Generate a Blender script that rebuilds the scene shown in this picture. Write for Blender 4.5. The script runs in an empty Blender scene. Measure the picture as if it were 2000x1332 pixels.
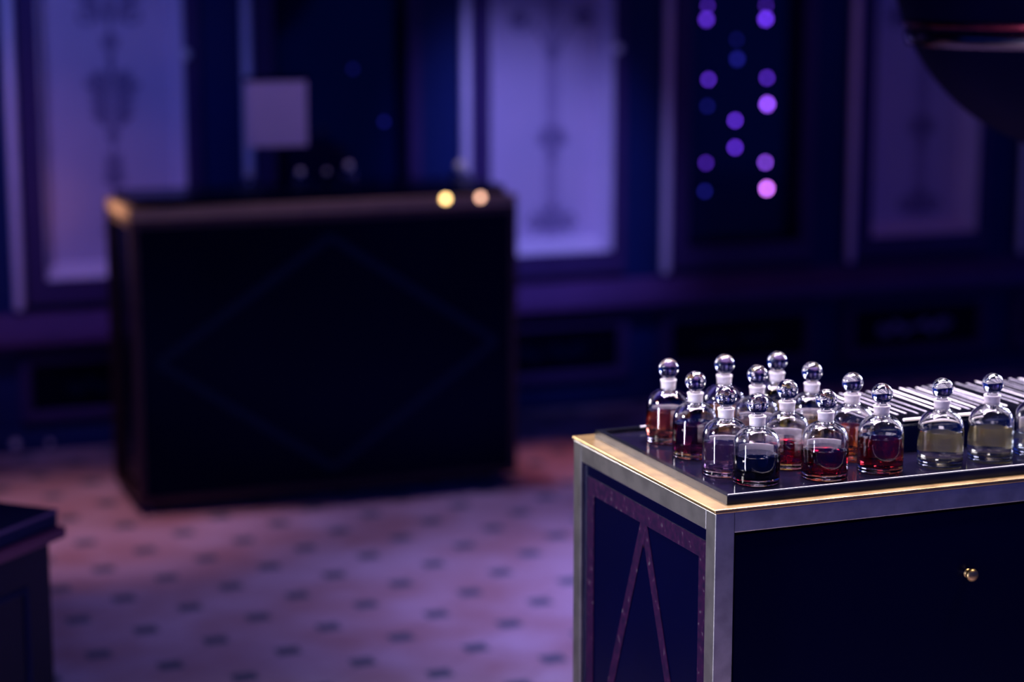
import bpy, bmesh, math, random
from mathutils import Vector, Matrix
random.seed(7)
PI = math.pi
SC = bpy.context.scene
COL = SC.collection

# ------------------------------------------------------------------ camera
cam_data = bpy.data.cameras.new('camera')
cam = bpy.data.objects.new('camera', cam_data); COL.objects.link(cam)
pitch = math.atan(711 / 4000.0); yaw = math.radians(21.5)
F = Vector((math.sin(yaw) * math.cos(pitch), math.cos(yaw) * math.cos(pitch), -math.sin(pitch)))
R = Vector((math.cos(yaw), -math.sin(yaw), 0)); U = R.cross(F)
cam.matrix_world = Matrix(((R.x, U.x, -F.x, 0), (R.y, U.y, -F.y, 0), (R.z, U.z, -F.z, 1.66), (0, 0, 0, 1)))
cam_data.sensor_width = 36; cam_data.lens = 72
cam_data.clip_start = 0.05; cam_data.clip_end = 60
cam_data.dof.use_dof = True; cam_data.dof.focus_distance = 2.86; cam_data.dof.aperture_fstop = 1.95
SC.camera = cam

# ------------------------------------------------------------------ colour management
SC.view_settings.view_transform = 'Standard'; SC.view_settings.look = 'None'
SC.view_settings.gamma = 1; SC.view_settings.exposure = 0; SC.view_settings.use_curve_mapping = False
SC.cycles.max_bounces = 16; SC.cycles.transmission_bounces = 14; SC.cycles.glossy_bounces = 6
SC.cycles.sample_clamp_indirect = 6; SC.cycles.use_denoising = True
SC.cycles.caustics_refractive = True

# ------------------------------------------------------------------ world: blue ambient added to lift the blacks
W = bpy.data.worlds.new('world'); SC.world = W; W.use_nodes = True
W.node_tree.nodes['Background'].inputs[0].default_value = (0.004, 0.022, 0.27, 1)
W.node_tree.nodes['Background'].inputs[1].default_value = 1.0

# ------------------------------------------------------------------ lights
def aim(o, tgt):
    o.rotation_euler = (Vector(tgt) - o.location).to_track_quat('-Z', 'Y').to_euler()
def area(name, loc, tgt, size, power, color, spread=180, size_y=None, shape='DISK'):
    l = bpy.data.lights.new(name, 'AREA'); l.energy = power; l.color = color; l.shape = shape
    l.size = size; l.spread = math.radians(spread)
    if size_y: l.shape = 'RECTANGLE'; l.size_y = size_y
    o = bpy.data.objects.new(name, l); COL.objects.link(o); o.location = loc; aim(o, tgt)
    return o
def spot(name, loc, tgt, power, color, angle, blend=0.8, rad=0.05):
    l = bpy.data.lights.new(name, 'SPOT'); l.energy = power; l.color = color
    l.spot_size = math.radians(angle); l.spot_blend = blend; l.shadow_soft_size = rad
    o = bpy.data.objects.new(name, l); COL.objects.link(o); o.location = loc; aim(o, tgt)
    return o
VIO = (0.32, 0.28, 1.0); PNK = (0.85, 0.5, 1.0); WHT = (1.0, 0.86, 0.96)
area('cabinet_soft_fill', (1.5, 2.9, 2.6), (1.5, 2.62, 0.95), 1.3, 22, (0.92, 0.74, 1.0), 85, 0.6)  # large overhead fill added to brighten the bottles and their reflections
area('cabinet_spotlight', (1.9, 3.3, 2.9), (1.5, 2.65, 0.95), 0.16, 9, (1.0, 0.84, 1.0), 50)
area('cabinet_spotlight_warm', (2.4, 2.0, 2.9), (1.5, 2.6, 0.95), 0.18, 3.5, (1.0, 0.8, 0.65), 50)
for n_, (x_, y_, c_) in enumerate(((0.8, 2.7, (1, .8, 1)), (1.3, 3.7, (1, .85, .95)), (2.2, 2.7, (1, .82, 1)), (0.9, 3.3, (.8, .75, 1)), (2.6, 3.6, (.75, .7, 1)))):
    area('ceiling_downlight', (x_, y_, 2.5), (1.5, 2.6, 0.95), 0.16, 4.5, c_, 75)
area('cabinet_side_lamp', (-0.9, 2.9, 2.0), (1.3, 2.65, 0.85), 0.45, 4, (0.95, 0.90, 0.92), 42)
area('left_rear_fill', (0.1, 4.9, 1.35), (1.24, 2.6, 0.9), 0.5, 1.3, (1.0, 0.93, 0.98), 40)  # unseen fill added to brighten the cabinet's nickel side
area('vertical_strip_light', (-0.8, 2.28, 0.72), (1.4, 2.58, 0.90), 0.11, 9, (0.75, 0.75, 1.0), 70, 1.15)
area('right_back_rim', (3.5, 3.5, 1.7), (1.6, 2.6, 1.0), 0.7, 22, (0.66, 0.66, 1.0), 60, 0.9)  # unseen rim light added for pale crescents on the bottles
area('counter_end_fill', (0.3, 6.85, 1.35), (1.19, 6.4, 0.92), 0.15, 0.8, (1.0, 0.6, 0.4), 22)  # unseen warm fill added for the counter's brass end
spot('counter_card_fill', (1.7, 5.0, 2.85), (1.74, 6.45, 1.2), 15, (0.72, 0.58, 1.0), 15, 1.0)  # added beam that brightens the mauve card and jar lids
spot('counter_jar_fill', (2.3, 5.0, 2.85), (2.374, 6.5, 1.0), 60, (0.95, 0.8, 1.0), 6, 1.0)  # narrow beam added to brighten the large ball lid
spot('left_panel_warm_light', (1.7, 5.6, 1.9), (1.13, 7.37, 0.85), 9, (1.0, 0.42, 0.2), 9, 1.0)
spot('floor_fill_left', (0.6, 3.6, 2.9), (0.95, 4.6, 0.0), 26, (0.45, 0.36, 1.0), 52, 1.0)  # broad violet fill added to tint the left floor
spot('wall_washer_centre', (2.2, 5.0, 2.8), (2.95, 7.3, 0.85), 330, (0.29, 0.27, 0.86), 26, 1.0)
spot('wall_washer_left', (0.4, 5.2, 2.8), (1.15, 7.3, 1.15), 85, (0.23, 0.26, 1.0), 42, 1.0)
spot('left_panel_pink_fill', (0.6, 5.6, 2.6), (1.15, 7.3, 0.55), 30, (0.9, 0.38, 0.75), 34, 1.0)  # added fill standing in for pink bounce off the floor
spot('wall_washer_right', (3.4, 5.6, 2.8), (4.2, 7.3, 0.45), 10, (0.95, 0.32, 0.60), 54, 1.0)
spot('floor_spotlight_near', (3.0, 4.4, 2.9), (2.5, 4.7, 0.0), 310, (0.60, 0.42, 1.0), 44, 1.0)
spot('floor_spotlight_far', (2.2, 6.42, 2.9), (2.0, 5.45, 0.0), 95, (0.74, 0.47, 1.0), 56, 1.0)
spot('floor_spotlight_warm_left', (0.3, 6.3, 2.9), (0.95, 6.2, 0.0), 150, (1.0, 0.42, 0.50), 32, 1.0)
spot('floor_spotlight_warm_right', (3.2, 6.6, 2.9), (2.75, 6.35, 0.0), 110, (1.0, 0.27, 0.22), 16, 1.0)

# ------------------------------------------------------------------ materials
def mat(name, color, rough=0.5, metal=0.0, coat=0.0, trans=0.0, ior=1.5, emit=None, emit_s=0.0,
        noise=None, bump=0.0, spec=0.5, tint=None):
    m = bpy.data.materials.new(name); m.use_nodes = True; nt = m.node_tree
    b = nt.nodes['Principled BSDF']
    b.inputs['Base Color'].default_value = (*color, 1); b.inputs['Roughness'].default_value = rough
    b.inputs['Metallic'].default_value = metal; b.inputs['Coat Weight'].default_value = coat
    b.inputs['Transmission Weight'].default_value = trans; b.inputs['IOR'].default_value = ior
    b.inputs['Specular IOR Level'].default_value = spec
    if tint: b.inputs['Specular Tint'].default_value = (*tint, 1)
    if emit: b.inputs['Emission Color'].default_value = (*emit, 1); b.inputs['Emission Strength'].default_value = emit_s
    if noise:
        c2, scale, detail = noise
        tc = nt.nodes.new('ShaderNodeTexCoord'); n = nt.nodes.new('ShaderNodeTexNoise')
        n.inputs['Scale'].default_value = scale; n.inputs['Detail'].default_value = detail
        mx = nt.nodes.new('ShaderNodeMix'); mx.data_type = 'RGBA'
        mx.inputs[6].default_value = (*color, 1); mx.inputs[7].default_value = (*c2, 1)
        cr = nt.nodes.new('ShaderNodeValToRGB'); cr.color_ramp.elements[0].position = .38; cr.color_ramp.elements[1].position = .62
        nt.links.new(tc.outputs['Object'], n.inputs['Vector']); nt.links.new(n.outputs['Fac'], cr.inputs[0])
        nt.links.new(cr.outputs[0], mx.inputs[0]); nt.links.new(mx.outputs[2], b.inputs['Base Color'])
        if bump:
            bp = nt.nodes.new('ShaderNodeBump'); bp.inputs['Strength'].default_value = bump; bp.inputs['Distance'].default_value = .002
            nt.links.new(n.outputs['Fac'], bp.inputs['Height']); nt.links.new(bp.outputs[0], b.inputs['Normal'])
    return m
M = {}
M['lacquer'] = mat('black_lacquer', (0.0002, 0.0004, 0.0085), 0.25, spec=0.16, tint=(0.12, 0.2, 1.0), noise=((0.0003, 0.0005, 0.0105), 3, 2))
M['lacquer_matt'] = mat('dark_navy_paint', (0.001, 0.002, 0.03), 0.6, spec=0.15, tint=(0.3, 0.3, 1.0), noise=((0.002, 0.004, 0.036), 4, 2))
M['wall'] = mat('navy_wall_paint', (0.003, 0.016, 0.10), 0.55, spec=0.25, noise=((0.004, 0.018, 0.12), 2, 3))
M['frame'] = mat('dark_purple_paint', (0.046, 0.026, 0.120), 0.45, spec=0.25, noise=((0.052, 0.030, 0.135), 5, 3))
M['ledge'] = mat('plum_ledge_paint', (0.085, 0.04, 0.17), 0.45, spec=0.3, noise=((0.10, 0.045, 0.19), 5, 3))
M['panel'] = mat('pale_lilac_silk', (0.52, 0.46, 0.66), 0.75, spec=0.1, noise=((0.56, 0.48, 0.68), 6, 4))
M['lining'] = mat('pale_lilac_reveal', (0.72, 0.66, 0.85), 0.6, spec=0.2, noise=((0.76, 0.7, 0.88), 6, 3))
M['paint'] = mat('faded_plum_paint', (0.21, 0.18, 0.33), 0.8, spec=0.1, noise=((0.27, 0.23, 0.40), 40, 3))
M['rod'] = mat('lilac_rod_highlight', (0.66, 0.60, 0.80), 0.4, spec=0.5, noise=((0.70, 0.63, 0.84), 12, 2))  # pale colour stands in for the highlight along each rod
M['glass_dark'] = mat('dark_glass', (0.002, 0.002, 0.05), 0.06, spec=0.5, noise=((0.002, 0.003, 0.055), 2, 1))
M['brass'] = mat('brushed_brass', (0.42, 0.29, 0.12), 0.36, 1.0, noise=((0.33, 0.225, 0.10), 45, 4), bump=0.06)
M['nickel'] = mat('brushed_nickel_frame', (0.44, 0.425, 0.40), 0.36, 1.0, noise=((0.33, 0.32, 0.305), 30, 4), bump=0.05)
M['brass_band'] = mat('dull_brass_band', (0.42, 0.30, 0.22), 0.5, 1.0, noise=((0.36, 0.26, 0.2), 20, 3))
M['brass_dim'] = mat('aged_brass', (0.08, 0.055, 0.065), 0.5, 1.0, noise=((0.07, 0.045, 0.06), 20, 3))
M['tray_glass'] = mat('black_glass', (0.003, 0.003, 0.008), 0.07, spec=0.8, noise=((0.004, 0.003, 0.010), 8, 2))
M['tray_edge'] = mat('polished_dark_edge', (0.035, 0.04, 0.065), 0.25, 1.0, noise=((0.045, 0.05, 0.075), 30, 2))
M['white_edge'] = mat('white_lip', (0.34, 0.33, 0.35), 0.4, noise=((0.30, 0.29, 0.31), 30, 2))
M['card_white'] = mat('white_card_edge', (0.88, 0.85, 0.90), 0.5, noise=((0.8, 0.77, 0.83), 50, 2))
M['label'] = mat('cream_paper_label', (0.95, 0.84, 0.50), 0.7, noise=((0.88, 0.78, 0.46), 60, 3))
M['label_white'] = mat('white_paper_label', (0.55, 0.50, 0.56), 0.7, noise=((0.5, 0.46, 0.52), 60, 3))
M['glass'] = mat('clear_glass', (1, 1, 1), 0.0, trans=1.0, ior=1.5)
M['frost'] = mat('frosted_glass', (0.80, 0.75, 0.82), 0.4, trans=0.4, ior=1.45, noise=((0.76, 0.72, 0.78), 60, 2))
M['knob'] = mat('pale_glass_knob', (0.8, 0.78, 0.85), 0.2, noise=((0.75, 0.73, 0.8), 20, 1))
M['led'] = mat('violet_led', (0.2, 0.1, 0.6), 0.5, emit=(0.32, 0.10, 1.0), emit_s=5.0)
M['card'] = mat('mauve_card', (0.72, 0.55, 0.85), 0.7, noise=((0.76, 0.58, 0.88), 6, 2))
M['plum_mould'] = mat('plum_moulding', (0.045, 0.012, 0.055), 0.45, spec=0.2, noise=((0.055, 0.014, 0.065), 12, 3))
M['band'] = mat('polished_chrome_band', (0.17, 0.15, 0.17), 0.15, 1.0, noise=((0.15, 0.135, 0.155), 10, 2))

M['red_streak'] = mat('red_reflection', (0.15, 0.02, 0.04), 0.25, 1.0, noise=((0.36, 0.05, 0.08), 10, 2))
M['bowl_black'] = mat('matt_black_enamel', (0.0001, 0.0002, 0.010), 0.6, spec=0.06, tint=(0.2, 0.2, 1.0), noise=((0.0002, 0.0003, 0.012), 5, 2))
M['paint_pale'] = mat('pale_plum_paint', (0.40, 0.34, 0.54), 0.8, spec=0.1, noise=((0.44, 0.37, 0.57), 30, 3))
M['card_grey'] = mat('grey_card_edge', (0.27, 0.26, 0.31), 0.5, noise=((0.16, 0.15, 0.19), 50, 2))
M['card_shade'] = mat('card_side_shade', (0.002, 0.002, 0.010), 0.7, spec=0.1, noise=((0.003, 0.003, 0.012), 20, 2))  # near-black sides paint in the shade between upright cards
def inlay_mat():                       # plum inlay with tiny mineral flecks
    m = mat('plum_inlay', (0.03, 0.002, 0.03), 0.5, spec=0.07); nt = m.node_tree; b = nt.nodes['Principled BSDF']
    tc = nt.nodes.new('ShaderNodeTexCoord'); n = nt.nodes.new('ShaderNodeTexNoise'); n.inputs['Scale'].default_value = 90
    n.inputs['Detail'].default_value = 5
    cr = nt.nodes.new('ShaderNodeValToRGB'); e = cr.color_ramp.elements
    e[0].position = .35; e[0].color = (0.004, 0.0004, 0.012, 1); e[1].position = .62; e[1].color = (0.012, 0.0008, 0.016, 1)
    k = e.new(.78); k.color = (0.05, 0.045, 0.06, 1)
    nt.links.new(tc.outputs['Object'], n.inputs['Vector']); nt.links.new(n.outputs['Fac'], cr.inputs[0])
    nt.links.new(cr.outputs[0], b.inputs['Base Color'])
    return m
M['inlay'] = inlay_mat()
M['inlay_dark'] = mat('dark_inlay', (0.0008, 0.004, 0.022), 0.35, spec=0.35, tint=(0.2, 0.4, 1.0), noise=((0.001, 0.005, 0.026), 30, 3))

def liquid(name, c, ior=1.36):
    return mat(name, c, 0.0, trans=1.0, ior=ior)

def floor_mat():
    m = bpy.data.materials.new('mosaic_stone_floor'); m.use_nodes = True; nt = m.node_tree; N = nt.nodes; L = nt.links
    b = N['Principled BSDF']; b.inputs['Roughness'].default_value = 0.42
    tc = N.new('ShaderNodeTexCoord'); sx = N.new('ShaderNodeSeparateXYZ'); L.new(tc.outputs['Object'], sx.inputs[0])
    def math_(op, a, bb=None):
        n = N.new('ShaderNodeMath'); n.operation = op
        for i, v in enumerate((a, bb)):
            if v is None: continue
            if isinstance(v, (int, float)): n.inputs[i].default_value = v
            else: L.new(v, n.inputs[i])
        return n.outputs[0]
    T = 0.297
    def dist(o):
        v = math_('DIVIDE', o, T); v = math_('FRACT', v); v = math_('SUBTRACT', v, 0.5); v = math_('ABSOLUTE', v)
        return math_('SUBTRACT', 0.5, v)                    # 0 on a lattice line
    u = dist(math_('SUBTRACT', math_('ADD', sx.outputs[0], sx.outputs[1]), 6.644 - 20 * T))
    v = dist(math_('SUBTRACT', math_('SUBTRACT', sx.outputs[0], sx.outputs[1]), -3.792 - 40 * T))
    dot = math_('LESS_THAN', math_('ADD', u, v), 0.205)      # dark square inserts
    joint = math_('LESS_THAN', math_('MINIMUM', u, v), 0.008)
    n1 = N.new('ShaderNodeTexNoise'); n1.inputs['Scale'].default_value = 3.4; n1.inputs['Detail'].default_value = 6
    L.new(tc.outputs['Object'], n1.inputs['Vector'])
    cr = N.new('ShaderNodeValToRGB'); e = cr.color_ramp.elements
    e[0].position = .36; e[0].color = (0.41, 0.28, 0.33, 1); e[1].position = .64; e[1].color = (0.54, 0.48, 0.63, 1)
    L.new(n1.outputs['Fac'], cr.inputs[0])
    m1 = N.new('ShaderNodeMix'); m1.data_type = 'RGBA'; L.new(joint, m1.inputs[0]); L.new(cr.outputs[0], m1.inputs[6]); m1.inputs[7].default_value = (0.3, 0.22, 0.3, 1)
    m2 = N.new('ShaderNodeMix'); m2.data_type = 'RGBA'; L.new(dot, m2.inputs[0]); L.new(m1.outputs[2], m2.inputs[6]); m2.inputs[7].default_value = (0.085, 0.13, 0.20, 1)
    L.new(m2.outputs[2], b.inputs['Base Color'])
    return m
M['floor'] = floor_mat()

# ------------------------------------------------------------------ mesh helpers
def link(name, bm, m, parent=None, loc=(0, 0, 0), smooth=False, bevel=0.0, seg=2):
    if bevel:
        bmesh.ops.bevel(bm, geom=bm.edges[:], offset=bevel, segments=seg, affect='EDGES', profile=0.5)
    bmesh.ops.recalc_face_normals(bm, faces=bm.faces)
    me = bpy.data.meshes.new(name); bm.to_mesh(me); bm.free()
    me.materials.append(m)
    if smooth:
        for p in me.polygons: p.use_smooth = True
    o = bpy.data.objects.new(name, me); COL.objects.link(o); o.location = loc
    if parent: o.parent = parent
    return o
def box(bm, a, b):
    vs = [bm.verts.new((x, y, z)) for z in (a[2], b[2]) for y in (a[1], b[1]) for x in (a[0], b[0])]
    for f in ((0, 1, 3, 2), (4, 6, 7, 5), (0, 4, 5, 1), (1, 5, 7, 3), (3, 7, 6, 2), (2, 6, 4, 0)):
        bm.faces.new([vs[i] for i in f])
def boxes(*bs):
    bm = bmesh.new()
    for a, b in bs: box(bm, a, b)
    return bm
PK = [0]
def prism(bm, pts, axis, a, b):
    """closed polygon pts (2D) swept along axis from a to b."""
    if axis == 'y':                       # overlapping strokes lie at slightly different heights
        PK[0] = (PK[0] + 1) % 37; a += .00003 * PK[0]
    def P(p, t):
        return {'x': (t, p[0], p[1]), 'y': (p[0], t, p[1]), 'z': (p[0], p[1], t)}[axis]
    A = [bm.verts.new(P(p, a)) for p in pts]; B = [bm.verts.new(P(p, b)) for p in pts]
    n = len(pts); bm.faces.new(A); bm.faces.new(B[::-1])
    for i in range(n): bm.faces.new((A[i], A[(i + 1) % n], B[(i + 1) % n], B[i]))
def lathe(bm, prof, n=48, closed=False, c=(0, 0, 0)):
    rings = []
    for r, z in prof:
        if r < 1e-6: rings.append([bm.verts.new((c[0], c[1], c[2] + z))])
        else: rings.append([bm.verts.new((c[0] + r * math.cos(2 * PI * i / n), c[1] + r * math.sin(2 * PI * i / n), c[2] + z)) for i in range(n)])
    pairs = list(zip(rings, rings[1:]))
    if closed: pairs.append((rings[-1], rings[0]))
    for A, B in pairs:
        for i in range(n):
            j = (i + 1) % n
            if len(A) == 1 and len(B) == 1: break
            if len(A) == 1: bm.faces.new((A[0], B[j], B[i]))
            elif len(B) == 1: bm.faces.new((A[i], A[j], B[0]))
            else: bm.faces.new((A[i], A[j], B[j], B[i]))
def frame_bevel(bm, x0, x1, z0, z1, w, yf, yb, ch=0.3):
    """rectangular picture-frame moulding in the XZ plane, front yf, back yb, chamfered inner and outer edge."""
    def ring(d, y): return [bm.verts.new(p) for p in ((x0 + d, y, z0 + d), (x1 - d, y, z0 + d), (x1 - d, y, z1 - d), (x0 + d, y, z1 - d))]
    ym = yf + (yb - yf) * 0.5
    rs = [ring(0, yb), ring(0, ym), ring(w * ch, yf), ring(w * (1 - ch), yf), ring(w, ym), ring(w, yb)]
    for A, B in zip(rs, rs[1:] + rs[:1]):
        for i in range(4): bm.faces.new((A[i], A[(i + 1) % 4], B[(i + 1) % 4], B[i]))
def leaf(bm, cx, cz, l, w, ang, y0, y1, n=10):
    pts = []
    for i in range(n + 1):
        t = i / n; pts.append((t * l, w * 0.5 * math.sin(PI * t ** 0.8)))
    for i in range(n - 1, 0, -1):
        t = i / n; pts.append((t * l, -w * 0.5 * math.sin(PI * t ** 0.8)))
    c, s = math.cos(ang), math.sin(ang)
    prism(bm, [(cx + p[0] * c - p[1] * s, cz + p[0] * s + p[1] * c) for p in pts], 'y', y0, y1)
def blob(bm, cx, cz, rx, rz, y0, y1, n=20):
    prism(bm, [(cx + rx * math.cos(2 * PI * i / n), cz + rz * math.sin(2 * PI * i / n)) for i in range(n)], 'y', y0, y1)
def sweep(bm, pts, w, y0, y1):
    """flat ribbon along a 2D path in XZ."""
    for (a, b) in zip(pts, pts[1:]):
        d = Vector((b[0] - a[0], b[1] - a[1])).normalized(); nrm = Vector((-d.y, d.x)) * w / 2; e = d * w * .2
        prism(bm, [(a[0] + nrm.x - e.x, a[1] + nrm.y - e.y), (b[0] + nrm.x + e.x, b[1] + nrm.y + e.y), (b[0] - nrm.x + e.x, b[1] - nrm.y + e.y), (a[0] - nrm.x - e.x, a[1] - nrm.y - e.y)], 'y', y0, y1)
def spiral(bm, cx, cz, r, turns, hand, w, y0, y1, start=0.0):
    pts = []
    for i in range(26):
        t = i / 25; a = start + hand * 2 * PI * turns * t; rr = r * (1 - .8 * t)
        pts.append((cx + rr * math.cos(a), cz + rr * math.sin(a)))
    sweep(bm, pts, w, y0, y1)

def thing(name, label, cat, loc=(0, 0, 0), rotz=0, group=None):
    o = bpy.data.objects.new(name, None); COL.objects.link(o); o.location = loc; o.rotation_euler = (0, 0, rotz)
    o['label'] = label; o['category'] = cat
    if group: o['group'] = group
    o.empty_display_size = 0.05
    return o
def tag(o, label, cat, group=None):
    o['label'] = label; o['category'] = cat
    if group: o['group'] = group
    return o
def struct(name, bm, m, **k):
    o = link(name, bm, m, **k); o['kind'] = 'structure'; return o

# ------------------------------------------------------------------ the room
XS = [0.995 + 0.838 * i for i in range(-1, 7)]           # left rod of every wall bay
YW = 7.25; ZT = 2.45; CE = 3.1
struct('floor', boxes(((-3.5, -1.5, -0.1), (8.5, 7.6, 0))), M['floor'])
struct('ceiling', boxes(((-3.5, 1.2, CE), (8.5, 7.6, CE + 0.1))), M['lacquer_matt'])
bm = boxes(((-3.5, YW + 0.22, 0), (8.5, YW + 0.35, CE)), ((-3.5, YW + 0.03, 0), (8.5, YW + 0.22, 0.5)),
           ((-3.5, YW + 0.03, ZT + .1), (8.5, YW + 0.22, CE)), ((-3.5, YW + 0.03, 0.5), (XS[0] + 0.03, YW + 0.22, ZT + .1)),
           ((XS[-1] + 0.66, YW + 0.03, 0.5), (8.5, YW + 0.22, ZT + .1)))
for a in range(len(XS) - 1):
    box(bm, (XS[a] + 0.665, YW + 0.03, 0.5), (XS[a + 1] + 0.025, YW + 0.22, ZT + .1))
struct('wall_back', bm, M['wall'])
bm = bmesh.new()
prism(bm, [(YW + .03, .49), (YW + 0.0, .475), (YW - .01, .462), (YW - .055, .445), (YW - .075, .425), (YW - .075, .395), (YW - .05, .37), (YW + .03, .355)], 'x', -3.5, 8.5)
struct('trim_1', bm, M['ledge'])
bm = bmesh.new()
prism(bm, [(YW + .03, .075), (YW - .005, .07), (YW - .03, .05), (YW - .035, 0), (YW + .03, 0)], 'x', -3.5, 8.5)
struct('baseboard_back', bm, M['wall'])

# ------------------------------------------------------------------ wall bays
def ornament_a(bm, cx, y0, y1):           # leafy arabesque with a slender stalk
    blob(bm, cx, 1.55, .02, .05, y0, y1); sweep(bm, [(cx, .72), (cx, 2.25)], .010, y0, y1)
    for s in (-1, 1):
        for k in range(4): leaf(bm, cx + s * .03, 1.50 + k * .03, .10, .035, PI / 2 - s * (.5 + .35 * k), y0, y1)
        spiral(bm, cx + s * .085, 1.53, .045, 1.2, s, .014, y0, y1, PI / 2)
        spiral(bm, cx + s * .045, 1.30, .035, 1.2, -s, .014, y0, y1, -PI / 2)
        for k in range(6): leaf(bm, cx + s * .008, 1.13 + k * .026, .118 - .008 * abs(k - 3), .024, PI / 2 - s * (.92 - .05 * k), y0, y1)
        spiral(bm, cx + s * .075, 1.285, .024, 1.0, -s, .012, y0, y1, 0)
        leaf(bm, cx + s * .012, 1.40, .06, .02, PI / 2 - s * .3, y0, y1)
        for k in range(4): leaf(bm, cx, .92 + k * .025, .055, .022, PI / 2 - s * (.9 - .1 * k), y0, y1)
        for k in range(3): leaf(bm, cx, .74 + k * .03, .06, .022, PI / 2 - s * (1.2 - .2 * k), y0, y1)
    blob(bm, cx, 1.10, .022, .026, y0, y1); blob(bm, cx, 1.36, .013, .05, y0, y1); blob(bm, cx, 1.45, .016, .02, y0, y1)
def ornament_b(bm, cx, y0, y1):           # straight central stalk with fans, roundels and curls
    for s in (-1, 1):
        blob(bm, cx + s * .135, 1.505, .034, .034, y0, y1)
        spiral(bm, cx + s * .135, 1.505, .062, 1.0, s, .009, y0, y1, 0)
        sweep(bm, [(cx + s * .08, 1.49), (cx + s * .03, 1.40)], .010, y0, y1)
        for k in range(5): leaf(bm, cx, 1.02, .088 - .004 * k, .026, PI / 2 - s * (.25 + .30 * k), y0, y1)
        for k in range(4): leaf(bm, cx, .69, .11, .026, PI / 2 - s * (.15 + .4 * k), y0, y1)
        spiral(bm, cx + s * .080, .715, .036, 1.1, -s, .014, y0, y1, -PI / 2)
    sweep(bm, [(cx, .70), (cx, 2.25)], .007, y0, y1)
    blob(bm, cx, 1.375, .026, .030, y0, y1); blob(bm, cx, 1.00, .022, .055, y0, y1); blob(bm, cx, .71, .03, .035, y0, y1)

def wall_bay(i, kind, label):
    X = XS[i]; t = thing('wall_panel', label, 'wall panel', (X, YW, 0), 0, None)
    fx0, fx1, ox0, ox1, oz0 = .028, .662, .100, .612, .605
    bm = boxes(((fx0, 0, .52), (ox0, .20, ZT)), ((ox1, 0, .52), (fx1, .20, ZT)), ((ox0, 0, .52), (ox1, .20, oz0)), ((ox0, 0, 2.35), (ox1, .20, ZT)))
    fr = link('frame', bm, M['frame'], t)
    if kind == 'silk':
        bm = bmesh.new()
        prism(bm, [(ox1 - .004, .002), (ox1 - .004, .12), (ox1 - .03, .12), (ox1 - .008, .002)], 'z', oz0, 2.35)
        prism(bm, [(ox0, .002), (ox0 + .006, .002), (ox0 + .006, .12), (ox0, .12)], 'z', oz0, 2.35)
        prism(bm, [(.003, oz0), (.12, oz0), (.12, oz0 + .045), (.003, oz0 + .004)], 'x', ox0 + .006, ox1 - .03)
        link('reveal', bm, M['lining'], t)
        link('silk_panel', boxes(((ox0, .12, oz0), (ox1, .135, 2.35))), M['panel'], t)
        bm = bmesh.new(); cx = (ox0 + ox1) / 2 - .005 + .02
        (ornament_a if i == 1 else ornament_b)(bm, cx + (0 if i == 1 else .028), .1165, .1205)
        link('painted_ornament', bm, M['paint'], t)
        if i != 1: link('painted_band', boxes(((cx - .004, .1185, .64), (cx + .060, .1202, 2.25))), M['paint_pale'], t)
        bm = bmesh.new(); lathe(bm, [(0, .034), (.012, .031), (.018, .022), (.018, .014), (.010, .006), (.007, 0)], 20)
        for v in bm.verts: v.co = Vector((v.co.x, -v.co.z, v.co.y))
        link('knob', bm, M['knob'], t, (ox1 + .005 if i == 3 else ox1 + .0, 0, 1.39), True)
    else:
        link('dark_glass', boxes(((ox0, .085, oz0), (ox1, .10, 2.35))), M['glass_dark'], t)
        bm = bmesh.new()
        for x, y in ((ox0, .001),): pass
        frame_bevel(bm, ox0, ox1, oz0, 2.35, .02, .03, .085)
        link('inner_moulding', bm, M['lacquer_matt'], t)
        if i == 2:                                     # arched corner pieces at the head of the dark pane
            bm = bmesh.new(); s = []
            for k in range(9):
                a = k / 8 * PI / 2; s.append((ox1 - .02 - .10 + .10 * math.sin(a), 1.52 + .10 * (1 - 1) + .12 * math.cos(a)))
            prism(bm, s + [(ox1 - .02, 1.64)], 'y', .070, .084)
            link('arch_corner', bm, M['wall'], t)
    bm = bmesh.new(); r = .0185
    prof = [(0, 0)] + [(r * math.sin(a * PI / 12), r * (1 - math.cos(a * PI / 12))) for a in range(1, 7)] + [(r, 1.9), (0, 1.9)]
    lathe(bm, prof, 20, c=(0, -.0, .50))
    link('round_rod', bm, M['rod'], t, (0, .0, 0), True)
    return t
BAY = {0: ('glass', 'dark glazed wall panel beyond the left end of the ornamented ones'),
       1: ('silk', 'lilac wall panel with leafy arabesque, leftmost, behind the black counter corner'),
       2: ('glass', 'dark glazed wall panel directly behind the pale card on the counter'),
       3: ('silk', 'brightest lilac wall panel with a stalk ornament, right of the black counter'),
       4: ('glass', 'dark glazed wall panel dotted with violet lights'),
       5: ('silk', 'dim mauve wall panel partly hidden by the hanging bowl'),
       6: ('glass', 'dark glazed wall panel at the right edge of the room view')}
for i, (k, l) in BAY.items(): wall_bay(i, k, l)

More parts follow.
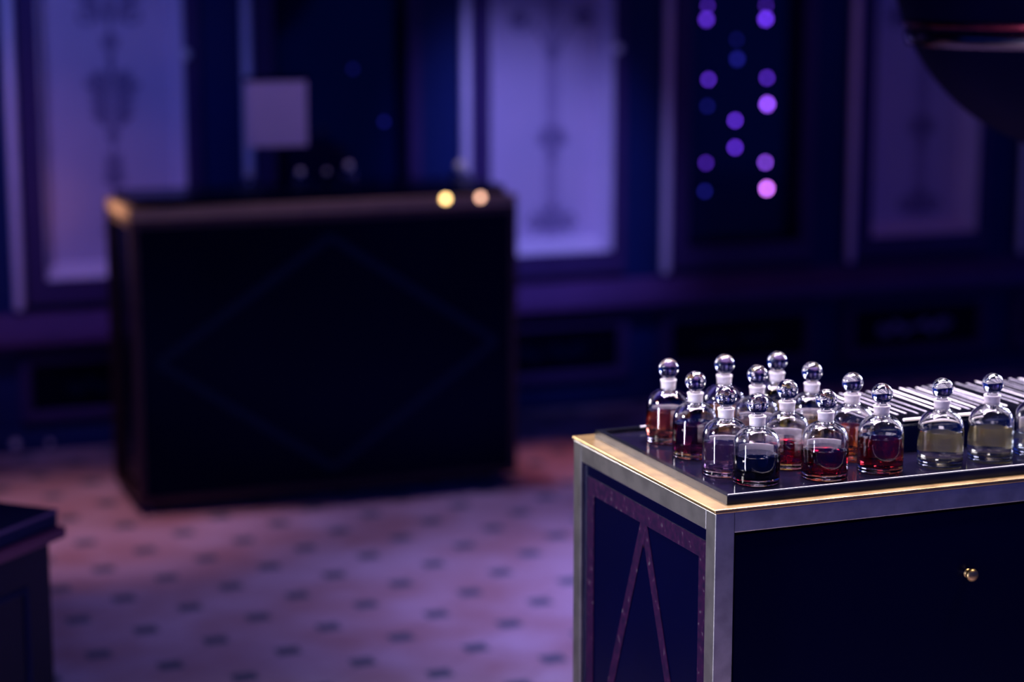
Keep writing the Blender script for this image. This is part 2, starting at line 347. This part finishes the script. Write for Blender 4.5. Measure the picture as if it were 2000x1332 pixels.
# lower wainscot panels
WL = {0: 'low framed wall panel at the far left edge under the ledge', 1: 'low framed wall panel under the leafy arabesque panel, left of the counter',
      2: 'low framed wall panel hidden behind the black counter', 3: 'low framed wall panel right beside the black counter, under the brightest lilac panel',
      4: 'low framed wall panel under the violet lights', 5: 'low framed wall panel with faint pale scrollwork, above the scent cards',
      6: 'low framed wall panel at the right edge of the view'}
for i in range(7):
    if i in (2,): continue
    X = XS[i]; t = thing('wainscot_panel', WL[i], 'wall panel', (X, YW, 0))
    bm = bmesh.new(); frame_bevel(bm, -.012, .688, .09, .347, .048, -.012, .03)
    link('moulding', bm, M['frame'], t)
    link('field', boxes(((.03, .016, .13), (.645, .03, .305))), M['lacquer'], t)
    bm = bmesh.new(); cx = .33
    for s in (-1, 1):
        for k in range(3): leaf(bm, cx + s * (.02 + .04 * k), .215, .06, .03, (0 if s > 0 else PI) + .5 * (-1) ** k, .0145, .0165)
        spiral(bm, cx + s * .15, .215, .03, 1.2, s, .01, .0145, .0165)
    sweep(bm, [(cx - .16, .215), (cx + .16, .215)], .012, .0145, .0165)
    link('painted_scroll', bm, M['paint'] if i == 5 else M['inlay_dark'], t)

# small pale studs low on the skirting
for (x, z, r, l) in ((0.956, .035, .016, 'bright round metal stud on the skirting at the left edge'), (1.075, .030, .010, 'faint small metal stud on the skirting, nearer the counter')):
    bm = bmesh.new(); lathe(bm, [(0, .03), (r * .7, .026), (r, .014), (r, 0), (0, 0)], 20)
    for v in bm.verts: v.co = Vector((v.co.x, -v.co.z, v.co.y))
    tag(link('wall_stud', bm, M['knob'], None, (x, YW - .03, z), True), l, 'stud')

# violet display lights in the dark glass bay
LEDS = [(3.672, 1.55, 0, .35), (3.668, 1.497, 1, .5), (3.929, 1.55, 0, .3), (3.929, 1.497, 1, .9), (3.802, 1.418, 0, .07), (3.806, 1.342, 1, .14),
        (3.681, 1.264, 0, .7), (3.678, 1.16, 0, .12), (3.94, 1.266, 0, .7), (3.944, 1.162, 1, 1.3), (3.802, 1.101, 0, 1.0), (3.804, .994, 0, 1.0),
        (3.676, .937, 0, .45), (3.673, .825, 0, .18), (3.941, .930, 0, 1.2), (3.95, .825, 1, 1.5), (2.157 + .07, 1.329, 0, .035), (2.295 + .05, 1.133, 0, .06)]
def led_mats(s):
    c = (0.17, 0.04, 1.0) if s < 1.1 else (0.30, 0.08, 1.0)
    if s > 1.4: c = (0.62, 0.16, 1.0)
    if s < .2: c = (0.05, 0.05, 1.0)
    return mat('violet_light', (0.1, 0.05, 0.4), 0.4, emit=c, emit_s=7.5 * s)
places = ['top left', 'top left, lower of the pair', 'top right', 'top right, lower of the pair', 'faint, top middle', 'faint, middle column below the top one',
          'left column, second pair, upper', 'left column, second pair, dim lower', 'right column, second pair, upper', 'right column, second pair, bright lower',
          'centre column, whitish upper', 'centre column, bright lower', 'left column, bottom pair, upper', 'left column, bottom pair, dim lower',
          'right column, bottom pair, upper', 'right column, bottom pair, pinkest and brightest', 'x', 'y']
for (x, z, big, s), pl in zip(LEDS, places):
    r = .013 if big else .0095
    if pl == 'x': lab = 'faint dark blue light left of centre in the pane behind the counter card'
    elif pl == 'y': lab = 'faint dark blue light low and right in the pane behind the counter'
    else: lab = 'round violet light in the dark glazed panel, ' + pl
    y = YW + .085
    # the photo plane for these was the wall front; slide right and down the same sight line onto the glass
    x2 = x + .085 * (x / YW); z2 = z + .085 * (z - 1.66) / YW
    t = thing('display_light', lab, 'light', (x2, y, z2), 0, 'violet lights in the dark panels')
    bm = bmesh.new(); lathe(bm, [(r * 1.25, 0), (r * 1.25, .006), (r * 1.02, .010), (r * 1.02, 0)], 20)
    for v in bm.verts: v.co = Vector((v.co.x, -v.co.z, v.co.y))
    link('bezel', bm, M['lacquer'], t, smooth=True)
    bm = bmesh.new(); lathe(bm, [(0, .012), (r * .6, .010), (r, .005), (r, .001), (0, .001)], 20)
    for v in bm.verts: v.co = Vector((v.co.x, -v.co.z, v.co.y))
    link('lens', bm, led_mats(s), t, smooth=True)

# ------------------------------------------------------------------ the black counter
def post_frame(x0, x1, y0, y1, z0, z1, w):
    """twelve-bar metal carcass as one mesh."""
    bs = []
    for x in (x0, x1 - w):
        for y in (y0, y1 - w): bs.append(((x, y, z0), (x + w, y + w, z1)))
    for z in (z0, z1 - w):
        for y in (y0, y1 - w): bs.append(((x0 + w, y, z), (x1 - w, y + w, z + w)))
        for x in (x0, x1 - w): bs.append(((x, y0 + w, z), (x + w, y1 - w, z + w)))
    return boxes(*bs)
def bar_yz(bm, a, b, w, x0, x1):       # flat bar in the YZ plane, mitred roughly
    d = Vector((b[0] - a[0], b[1] - a[1])).normalized(); n = Vector((-d.y, d.x)) * w / 2
    prism(bm, [(a[0] + n.x, a[1] + n.y), (b[0] + n.x, b[1] + n.y), (b[0] - n.x, b[1] - n.y), (a[0] - n.x, a[1] - n.y)], 'x', x0, x1)

ct = thing('shop_counter', 'long black lacquered counter with brass edging, in front of the back wall', 'counter', (1.825, 6.4, 0))
cx0, cx1, cy0, cy1, cz0, cz1 = -.635, .635, -.2, .2, .03, .962
w = .035
bm = post_frame(cx0, cx1, cy0, cy1, cz0, cz1 - w, .024)
link('metal_frame', bm, M['brass_dim'], ct)
link('body', boxes(((cx0 + .022, cy0 + .003, cz0 + .02), (cx1 - .022, cy1 - .003, cz1 - w - .002))), M['lacquer'], ct)
link('brass_top_rim', boxes(((cx0, cy0, cz1 - w), (cx1, cy1, cz1))), M['brass_band'], ct, bevel=.002)
link('plinth', boxes(((cx0 + .06, cy0 + .06, 0), (cx1 - .06, cy1 - .06, cz0 + .01))), M['lacquer_matt'], ct)
bm = bmesh.new()                        # rhombus inlay on the front
yf = cy0 + .0005
def bar_xz(bm, a, b, w, y0, y1):
    d = Vector((b[0] - a[0], b[1] - a[1])).normalized(); n = Vector((-d.y, d.x)) * w / 2
    prism(bm, [(a[0] + n.x, a[1] + n.y), (b[0] + n.x, b[1] + n.y), (b[0] - n.x, b[1] - n.y), (a[0] - n.x, a[1] - n.y)], 'y', y0, y1)
for a, b in (((0, .10), (-.56, .48)), ((0, .10), (.56, .48)), ((0, .85), (-.56, .48)), ((0, .85), (.56, .48))): bar_xz(bm, a, b, .026, yf, cy0 + .004)
link('rhombus_inlay', bm, M['inlay_dark'], ct)
bm = boxes(((cx0 + .02, cy0 + .035, cz1), (cx1 - .03, cy1 - .04, cz1 + .028)))
link('black_top_tray', bm, M['lacquer'], ct, bevel=.004)
for x, s, warm in ((.387, 1.0, 1), (.507, .5, 1)):  # emissive discs stand in for warm glints on the brass
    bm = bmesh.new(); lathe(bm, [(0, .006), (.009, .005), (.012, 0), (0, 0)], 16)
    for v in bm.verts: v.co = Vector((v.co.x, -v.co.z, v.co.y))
    m_ = mat('warm_glint_glow', (.9, .7, .4), .4, emit=(1.0, .62, .22) if s == 1 else (1.0, .52, .35), emit_s=7.5 * s)
    o = link('trim_glint', bm, m_, ct, (x, cy0 - .001, cz1 - .006), True); o['label'] = 'small glowing disc standing in for a warm glint on the brass edge'

# ------------------------------------------------------------------ the foreground cabinet
cb = thing('display_cabinet', 'black lacquered cabinet with metal frame in the foreground, carrying the glass bottles', 'cabinet', (1.2, 2.4, 0))
L_, D_, H_ = 1.5, .488, .95
w = .029
bm = post_frame(.042, L_, 0, D_, .03, H_ - .006, w)
link('metal_frame', bm, M['nickel'], cb, bevel=.0012, seg=2)
link('brass_top', boxes(((.040, -.002, H_ - .006), (L_ + .002, D_ + .002, H_))), M['brass'], cb, bevel=.0015)
link('side_panel', boxes(((.047, w - .001, .05), (.060, D_ - w + .001, H_ - w))), M['lacquer'], cb)
link('back_panel', boxes(((.05, D_ - .02, .05), (L_ - .01, D_ - .006, H_ - w))), M['lacquer'], cb)
link('end_panel', boxes(((L_ - .02, w, .05), (L_ - .006, D_ - w, H_ - w))), M['lacquer'], cb)
link('plinth', boxes(((.09, .05, 0), (L_ - .05, D_ - .05, .035))), M['lacquer_matt'], cb)
bm = bmesh.new(); X0, X1 = .0455, .0475
bt, bb = .896, .11
prism(bm, [(.030, bb), (.030, bt), (.056, bt - .026), (.056, bb + .026)], 'x', X0, X1)
prism(bm, [(.442, bb), (.442, bt), (.416, bt - .026), (.416, bb + .026)], 'x', X0, X1)
prism(bm, [(.030, bt), (.442, bt), (.416, bt - .026), (.056, bt - .026)], 'x', X0, X1)
prism(bm, [(.030, bb), (.442, bb), (.416, bb + .026), (.056, bb + .026)], 'x', X0, X1)
yc = .236; zm = (bt + bb) / 2; hw = .148; 
for s in (-1, 1):
    bar_yz(bm, (yc - s * .0015, bt - .020), (yc + s * hw, zm), .020, X0 + .0003, X1)
    bar_yz(bm, (yc - s * .0015, bb + .020), (yc + s * hw, zm), .020, X0 + .0003, X1)
prism(bm, [(yc - .012, bt - .020), (yc, bt - .062), (yc + .012, bt - .020)], 'x', X0 + .0001, X1)
link('plum_inlay', bm, M['inlay'], cb)
dr = link('door', boxes(((.042 + w + .004, .006, .062), (.88, .024, H_ - w - .011))), M['lacquer'], cb, bevel=.003)
bm = boxes(((.042 + w, .015, .055), (L_ - w, .027, H_ - w)))
link('front_panel', bm, M['lacquer_matt'], cb)
link('door', boxes(((.884, .006, .062), (L_ - w - .004, .024, H_ - w - .011))), M['lacquer'], cb, bevel=.003)
bm = bmesh.new(); lathe(bm, [(0, .0165), (.0055, .016), (.0092, .0135), (.0098, .0105), (.0080, .0070), (.0055, .0045), (.0055, .001), (.007, .0008), (.007, 0), (0, 0)], 28)
for v in bm.verts: v.co = Vector((v.co.x, -v.co.z, v.co.y))
k = link('knob', bm, M['brass'], dr, (.453, .006, .815), True); k['label'] = 'small brass knob'

# tray on the cabinet
tr = thing('tray', 'black glass tray with a low raised lip on the foreground cabinet', 'tray', (1.268, 2.418, H_))
TL, TD = 1.40, .447
link('tray_floor', boxes(((.010, .010, .0005), (TL - .010, TD - .010, .006))), M['tray_glass'], tr)
bm = bmesh.new()
def rimbar(bm, x0, y0, x1, y1): box(bm, (x0, y0, 0), (x1, y1, .0125))
rimbar(bm, 0, 0, TL, .010); rimbar(bm, 0, TD - .010, TL, TD); rimbar(bm, 0, .010, .010, TD - .010); rimbar(bm, TL - .010, .010, TL, TD - .010)
link('tray_rim', bm, M['tray_edge'], tr)
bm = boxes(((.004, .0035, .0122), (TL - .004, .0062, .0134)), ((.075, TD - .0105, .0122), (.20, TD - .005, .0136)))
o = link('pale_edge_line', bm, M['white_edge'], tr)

# ------------------------------------------------------------------ bottles
def bottle_body():
    bm = bmesh.new()
    outer = [(0, .0006), (.022, 0), (.030, 0), (.0325, .0012), (.0335, .004), (.0335, .030), (.0335, .0500), (.0334, .0545), (.0328, .0590), (.0316, .0635), (.0297, .0680), (.0269, .0720), (.0234, .0755), (.0194, .0781), (.0152, .0800), (.0120, .0813), (.0108, .0835), (.0106, .086)]
    inner = [(.0086, .086), (.0090, .0808), (.0112, .0786), (.0150, .0770), (.0188, .0750), (.0222, .0723), (.0252, .0690), (.0275, .0654), (.0291, .0615), (.0301, .0573), (.0306, .0525), (.0306, .030), (.0306, .013), (.0295, .0105), (.026, .009), (.012, .0080), (0, .0078)]
    lathe(bm, outer + inner, 64); return bm
def liquid_bm(top):
    bm = bmesh.new(); prof = [(0, .0076), (.012, .0078), (.026, .0088), (.0297, .0104), (.03085, .0131)]
    prof += [(.03085, top - .0006), (.0304, top), (0, top)]
    lathe(bm, prof, 64); return bm
def collar_bm():
    bm = bmesh.new()
    lathe(bm, [(.0107, .0822), (.0112, .0826), (.0113, .0870), (.0115, .0915), (.0124, .0938), (.0127, .0952), (.0121, .0962), (.0096, .0962), (.0090, .094), (.0090, .0862), (.0107, .0862)], 48, closed=True); return bm
def stopper_bm():
    bm = bmesh.new(); r = .0156; c = .1130
    prof = [(0, .074), (.0066, .0742), (.0078, .080), (.0087, .094), (.0080, .0968), (.0070, .0984), (.0072, .0992)]
    a0 = math.asin(.0074 / r)
    for k in range(1, 25):
        a = a0 + (PI - a0) * k / 24; prof.append((r * math.sin(a) if k < 24 else 0, c - r * math.cos(a)))
    lathe(bm, prof, 48); return bm
def label_bm():
    bm = bmesh.new(); r0, r1 = .03365, .0339; n = 18; a0 = math.radians(14); a1 = math.radians(118)
    def ring(r, z): return [bm.verts.new((r * math.cos(a0 + (a1 - a0) * i / n), r * math.sin(a0 + (a1 - a0) * i / n), z)) for i in range(n + 1)]
    A, B, C_, D = ring(r0, .014), ring(r0, .050), ring(r1, .050), ring(r1, .014)
    for P, Q in ((A, B), (B, C_), (C_, D), (D, A)):
        for i in range(n): bm.faces.new((P[i], P[i + 1], Q[i + 1], Q[i]))
    bm.faces.new((A[0], B[0], C_[0], D[0])); bm.faces.new((A[n], D[n], C_[n], B[n])); return bm
LIQ = {'brick': (.80, .22, .13), 'plum': (.30, .02, .10), 'amber': (.90, .45, .15), 'mauve': (.60, .36, .60), 'rose': (.95, .72, .70),
       'black': (.002, .002, .010), 'yellow': (.95, .80, .08), 'ruby': (.42, .004, .02), 'gold': (.95, .70, .25), 'wine': (.30, .003, .02),
       'orange': (.90, .25, .06), 'red': (.55, .03, .04), 'pale': (.96, .93, .66), 'pale2': (.95, .92, .64), 'clear': (.86, .95, .92)}
ZB = H_ + .006
BOT = [(1.354, 2.782, 'brick', 0.0490, 'glass bottle of brick red liquid, far left corner of the tray'),
       (1.347, 2.676, 'plum', 0.0508, 'glass bottle of dark plum liquid, second from the tray corner along its left side'),
       (1.450, 2.782, 'amber', 0.0508, 'glass bottle of brown amber liquid in the back row, between brick red and yellow ones'),
       (1.338, 2.560, 'mauve', 0.0485, 'glass bottle of pale mauve liquid on the left side, just behind the black one'),
       (1.456, 2.686, 'rose', 0.0485, 'glass bottle of pale rosy liquid, second row from the back, behind the black one'),
       (1.355, 2.497, 'black', 0.0410, 'glass bottle of black liquid at the front left corner of the tray'),
       (1.538, 2.774, 'yellow', 0.0508, 'glass bottle of bright yellow liquid, farthest back and standing highest in view'),
       (1.443, 2.570, 'ruby', 0.0390, 'glass bottle half full of ruby liquid, behind the black and wine red ones'),
       (1.545, 2.677, 'gold', 0.0455, 'glass bottle of golden liquid behind the wine red one, right of the yellow one'),
       (1.460, 2.488, 'wine', 0.0430, 'glass bottle of dark wine red liquid in the front row, next to the black one'),
       (1.559, 2.582, 'orange', 0.0508, 'glass bottle of clear orange liquid, half hidden behind the wine red and deep red ones'),
       (1.556, 2.495, 'red', 0.0508, 'glass bottle of deep red liquid in front, left of the scent card box'),
       (1.659, 2.497, 'pale', 0.0508, 'glass bottle of pale liquid with cream label, left one of two before the card box'),
       (1.748, 2.500, 'pale2', 0.0508, 'glass bottle of pale liquid with cream label, right one of two before the card box'),
       (1.831, 2.502, 'clear', .0350, 'glass bottle of colourless liquid, cut by the right edge of the photo')]
base = {'body': None}
LQ_BLACK = mat('liquid_black_ink', (0.0004, 0.0004, 0.004), 0.05, spec=0.3, noise=((0.0004, 0.0005, 0.004), 5, 1))
liqm = {k: liquid('liquid_' + k, c) for k, c in LIQ.items()}
G = 'ball-stoppered glass bottles on the tray'
for i, (x, y, col, top, lab) in enumerate(BOT):
    t = thing('glass_bottle', lab, 'bottle', (x, y, ZB), math.radians(random.uniform(-8, 8)), G)
    if i == 0:
        base['body'] = link('glass_body', bottle_body(), M['glass'], t, smooth=True)
        base['collar'] = link('frosted_collar', collar_bm(), M['frost'], t, smooth=True)
        base['stopper'] = link('ball_stopper', stopper_bm(), M['glass'], t, smooth=True)
        base['label'] = link('paper_label', label_bm(), M['label_white'], t, smooth=True)
    else:
        for k in ('body', 'collar', 'stopper', 'label'):
            c = base[k].copy(); COL.objects.link(c); c.parent = t
            if k == 'label' and col in ('pale', 'pale2'):
                c.data = c.data.copy(); c.data.materials[0] = M['label']
    link('liquid', liquid_bm(top), LQ_BLACK if col == 'black' else liqm[col], t, smooth=True)

# ------------------------------------------------------------------ box of scent cards
bx = thing('card_box', 'black open box holding upright white-edged cards, behind the pale bottles', 'box', (1.585, 2.578, ZB + .0005))
BL, BD, BH, th = .48, .215, .041, .004
link('box_walls', boxes(((0, 0, 0), (BL, th, BH)), ((0, BD - th, 0), (BL, BD, BH)), ((0, th, 0), (th, BD - th, BH)), ((BL - th, th, 0), (BL, BD - th, BH)), ((th, th, 0), (BL - th, BD - th, .004))), M['lacquer'], bx)
link('grey_rim_line', boxes(((0, -.0004, BH - .001), (BL, th * .5, BH + .0012))), M['tray_edge'], bx)
o = link('white_rail', boxes(((.068, .008, .0455), (.205, .0125, .0485))), M['card_white'], bx)
bm = boxes(((.068, .009, .004), (.205, .0115, .0455)))
link('rail_support', bm, M['lacquer'], bx)
me0 = None; k = 0; xx = .016
while xx < BL - .012:
    th2 = random.choice((.0008, .0012, .0018, .0024)); bright = random.random() < .4
    z0 = .0045; hh = .0535 + random.uniform(-.0012, .0012)
    bm = boxes(((-th2 / 2, 0, 0), (th2 / 2, .176 + random.uniform(-.004, .004), hh - z0)))
    o = link('scent_card', bm, M['card_shade'], None, (1.585 + xx, 2.578 + .020 + random.uniform(-.002, .003), ZB + z0), bevel=.0003, seg=1)
    e_ = link('white_edge', boxes(((-th2 / 2 - .0004, -.0004, hh - z0 - .0001), (th2 / 2 + .0004, .172, hh - z0 + .0006))), M['card_white' if bright else 'card_grey'], o)
    o.rotation_euler = (0, random.uniform(-.04, .04), random.uniform(-.012, .012))
    tag(o, 'white-edged slim card standing upright in the black box', 'card', 'upright cards in the black box')
    k += 1; xx += random.choice((.0140, .0155, .0170, .0215))

# ------------------------------------------------------------------ pedestal at the lower left
pd = thing('pedestal', 'low dark pedestal with stepped plum top moulding at the lower left corner', 'pedestal', (.618 - .30 * .0, 4.083, 0), PI / 4)
# local frame: corner at origin, body extends to -x (towards the camera's left) and +y
S = .62
link('top_slab', boxes(((-S, 0, .562), (0, S, .600))), M['lacquer_matt'], pd, bevel=.003)
link('slab_edge_line', boxes(((-S, -.001, .592), (.001, S, .5985))), M['frame'], pd)
link('plum_step', boxes(((-S - .012, -.012, .538), (.012, S + .012, .562))), M['plum_mould'], pd, bevel=.004)
link('body', boxes(((-S + .014, .014, .03), (-.014, S - .014, .538))), M['lacquer'], pd)
link('plinth', boxes(((-S + .0, 0, 0), (0, S, .05))), M['lacquer_matt'], pd, bevel=.004)
bm = bmesh.new(); frame_bevel(bm, -S + .07, -.09, .10, .46, .012, .008, .016)
link('face_moulding', bm, M['lacquer_matt'], pd)

# ------------------------------------------------------------------ hanging bowl lamp at the upper right
hb = thing('hanging_bowl', 'large round black hanging bowl with a polished metal band, upper right corner', 'lamp', (2.755, 3.62, 1.718))
r = .432; bm = bmesh.new(); prof = []
for k in range(25): a = k / 24 * PI * .56; prof.append((r * math.sin(a), -r * math.cos(a)))
inner = [(p[0] * .97, p[1] * .97) for p in prof[::-1]]; inner[-1] = (0, inner[-1][1])
prof[0] = (0, prof[0][1]); lathe(bm, prof + inner, 72)
link('bowl', bm, M['bowl_black'], hb, smooth=True)
bm = bmesh.new(); zb = -.182; rb = math.sqrt(r * r - zb * zb)
lathe(bm, [(rb - .012, zb - .018), (rb + .003, zb - .018), (rb + .010, zb), (rb + .008, zb + .012), (rb - .006, zb + .014)], 72, closed=True)
link('metal_band', bm, M['band'], hb, smooth=True)
bm = bmesh.new(); zc = zb + .028; rc = math.sqrt(r * r - zc * zc)
lathe(bm, [(rc - .006, zc - .008), (rc + .005, zc - .006), (rc + .006, zc + .005), (rc - .002, zc + .008)], 72, closed=True)
link('red_streak_ring', bm, M['red_streak'], hb, smooth=True)  # added ring; its red stands in for a line of reflected light
bm = bmesh.new(); lathe(bm, [(0, .05), (.012, .05), (.012, CE - 1.718 - .02), (.05, CE - 1.718 - .015), (.05, CE - 1.718), (0, CE - 1.718)], 20)
for k in range(3):
    a = 2 * PI * k / 3; d = Vector((math.cos(a), math.sin(a)))
    A = Vector((d.x * .40, d.y * .40, .07)); B = Vector((0, 0, .6)); n = 8
    u = (B - A).normalized(); s1 = u.cross(Vector((0, 0, 1))).normalized() * .006; s2 = u.cross(s1).normalized() * .006
    ra = [bm.verts.new(A + s1 * math.cos(2 * PI * j / n) + s2 * math.sin(2 * PI * j / n)) for j in range(n)]
    rb_ = [bm.verts.new(B + s1 * math.cos(2 * PI * j / n) + s2 * math.sin(2 * PI * j / n)) for j in range(n)]
    for j in range(n): bm.faces.new((ra[j], ra[(j + 1) % n], rb_[(j + 1) % n], rb_[j]))
link('hanging_rods', bm, M['brass_dim'], hb, smooth=True)

# ------------------------------------------------------------------ things on the counter
ZC = cz1 + .028
def jar(x, y, s, lab, m=None, h=.05):
    t = thing('glass_jar', lab, 'jar', (x, y, ZC), 0, 'small glass jars on the counter')
    bm = bmesh.new(); r = .019 * s
    lathe(bm, [(0, 0), (r, 0), (r, h * .55), (r * .6, h * .68), (r * .45, h * .70), (r * .45, h * .66), (r * .9, h * .53), (r * .9, .003), (0, .003)], 24)
    link('body', bm, m or M['glass'], t, smooth=True)
    bm = bmesh.new(); rr = .011 * s; c = h * .70 + rr
    lathe(bm, [(0 if k in (0, 12) else rr * math.sin(PI * k / 12), c - rr * math.cos(PI * k / 12)) for k in range(13)], 20)
    link('ball_lid', bm, M['knob'], t, smooth=True)
jar(1.630, 6.45, .9, 'small glass jar with ball lid at the foot of the mauve card, leftmost')
jar(1.797, 6.44, 1.0, 'small glass jar with the brightest ball lid, near the counter middle')
jar(1.892, 6.46, .7, 'small dim glass jar between two others right of the counter middle', M['tray_glass'])
jar(1.962, 6.44, 1.1, 'wide dim greenish glass jar, right end of the cluster on the counter', M['glass'], .07)
jar(2.374, 6.50, 1.7, 'small glass jar with large pale ball lid near the right end of the counter', None, .03)
cd = thing('card_stand', 'mauve display card in a dark stand, rising from the black counter', 'sign', (1.725, 6.45, ZC))
link('card', boxes(((-.100, -.002, .130), (.100, .002, .342))), M['card'], cd)
link('dark_clip', boxes(((-.104, -.005, .340), (.104, .005, .356))), M['lacquer'], cd)
bm = boxes(((-.004, .002, .006), (.004, .008, .345)))
link('stem', bm, M['lacquer'], cd)
bm = bmesh.new(); lathe(bm, [(0, 0), (.04, 0), (.04, .005), (.01, .009), (0, .009)], 24)
link('base', bm, M['lacquer'], cd)
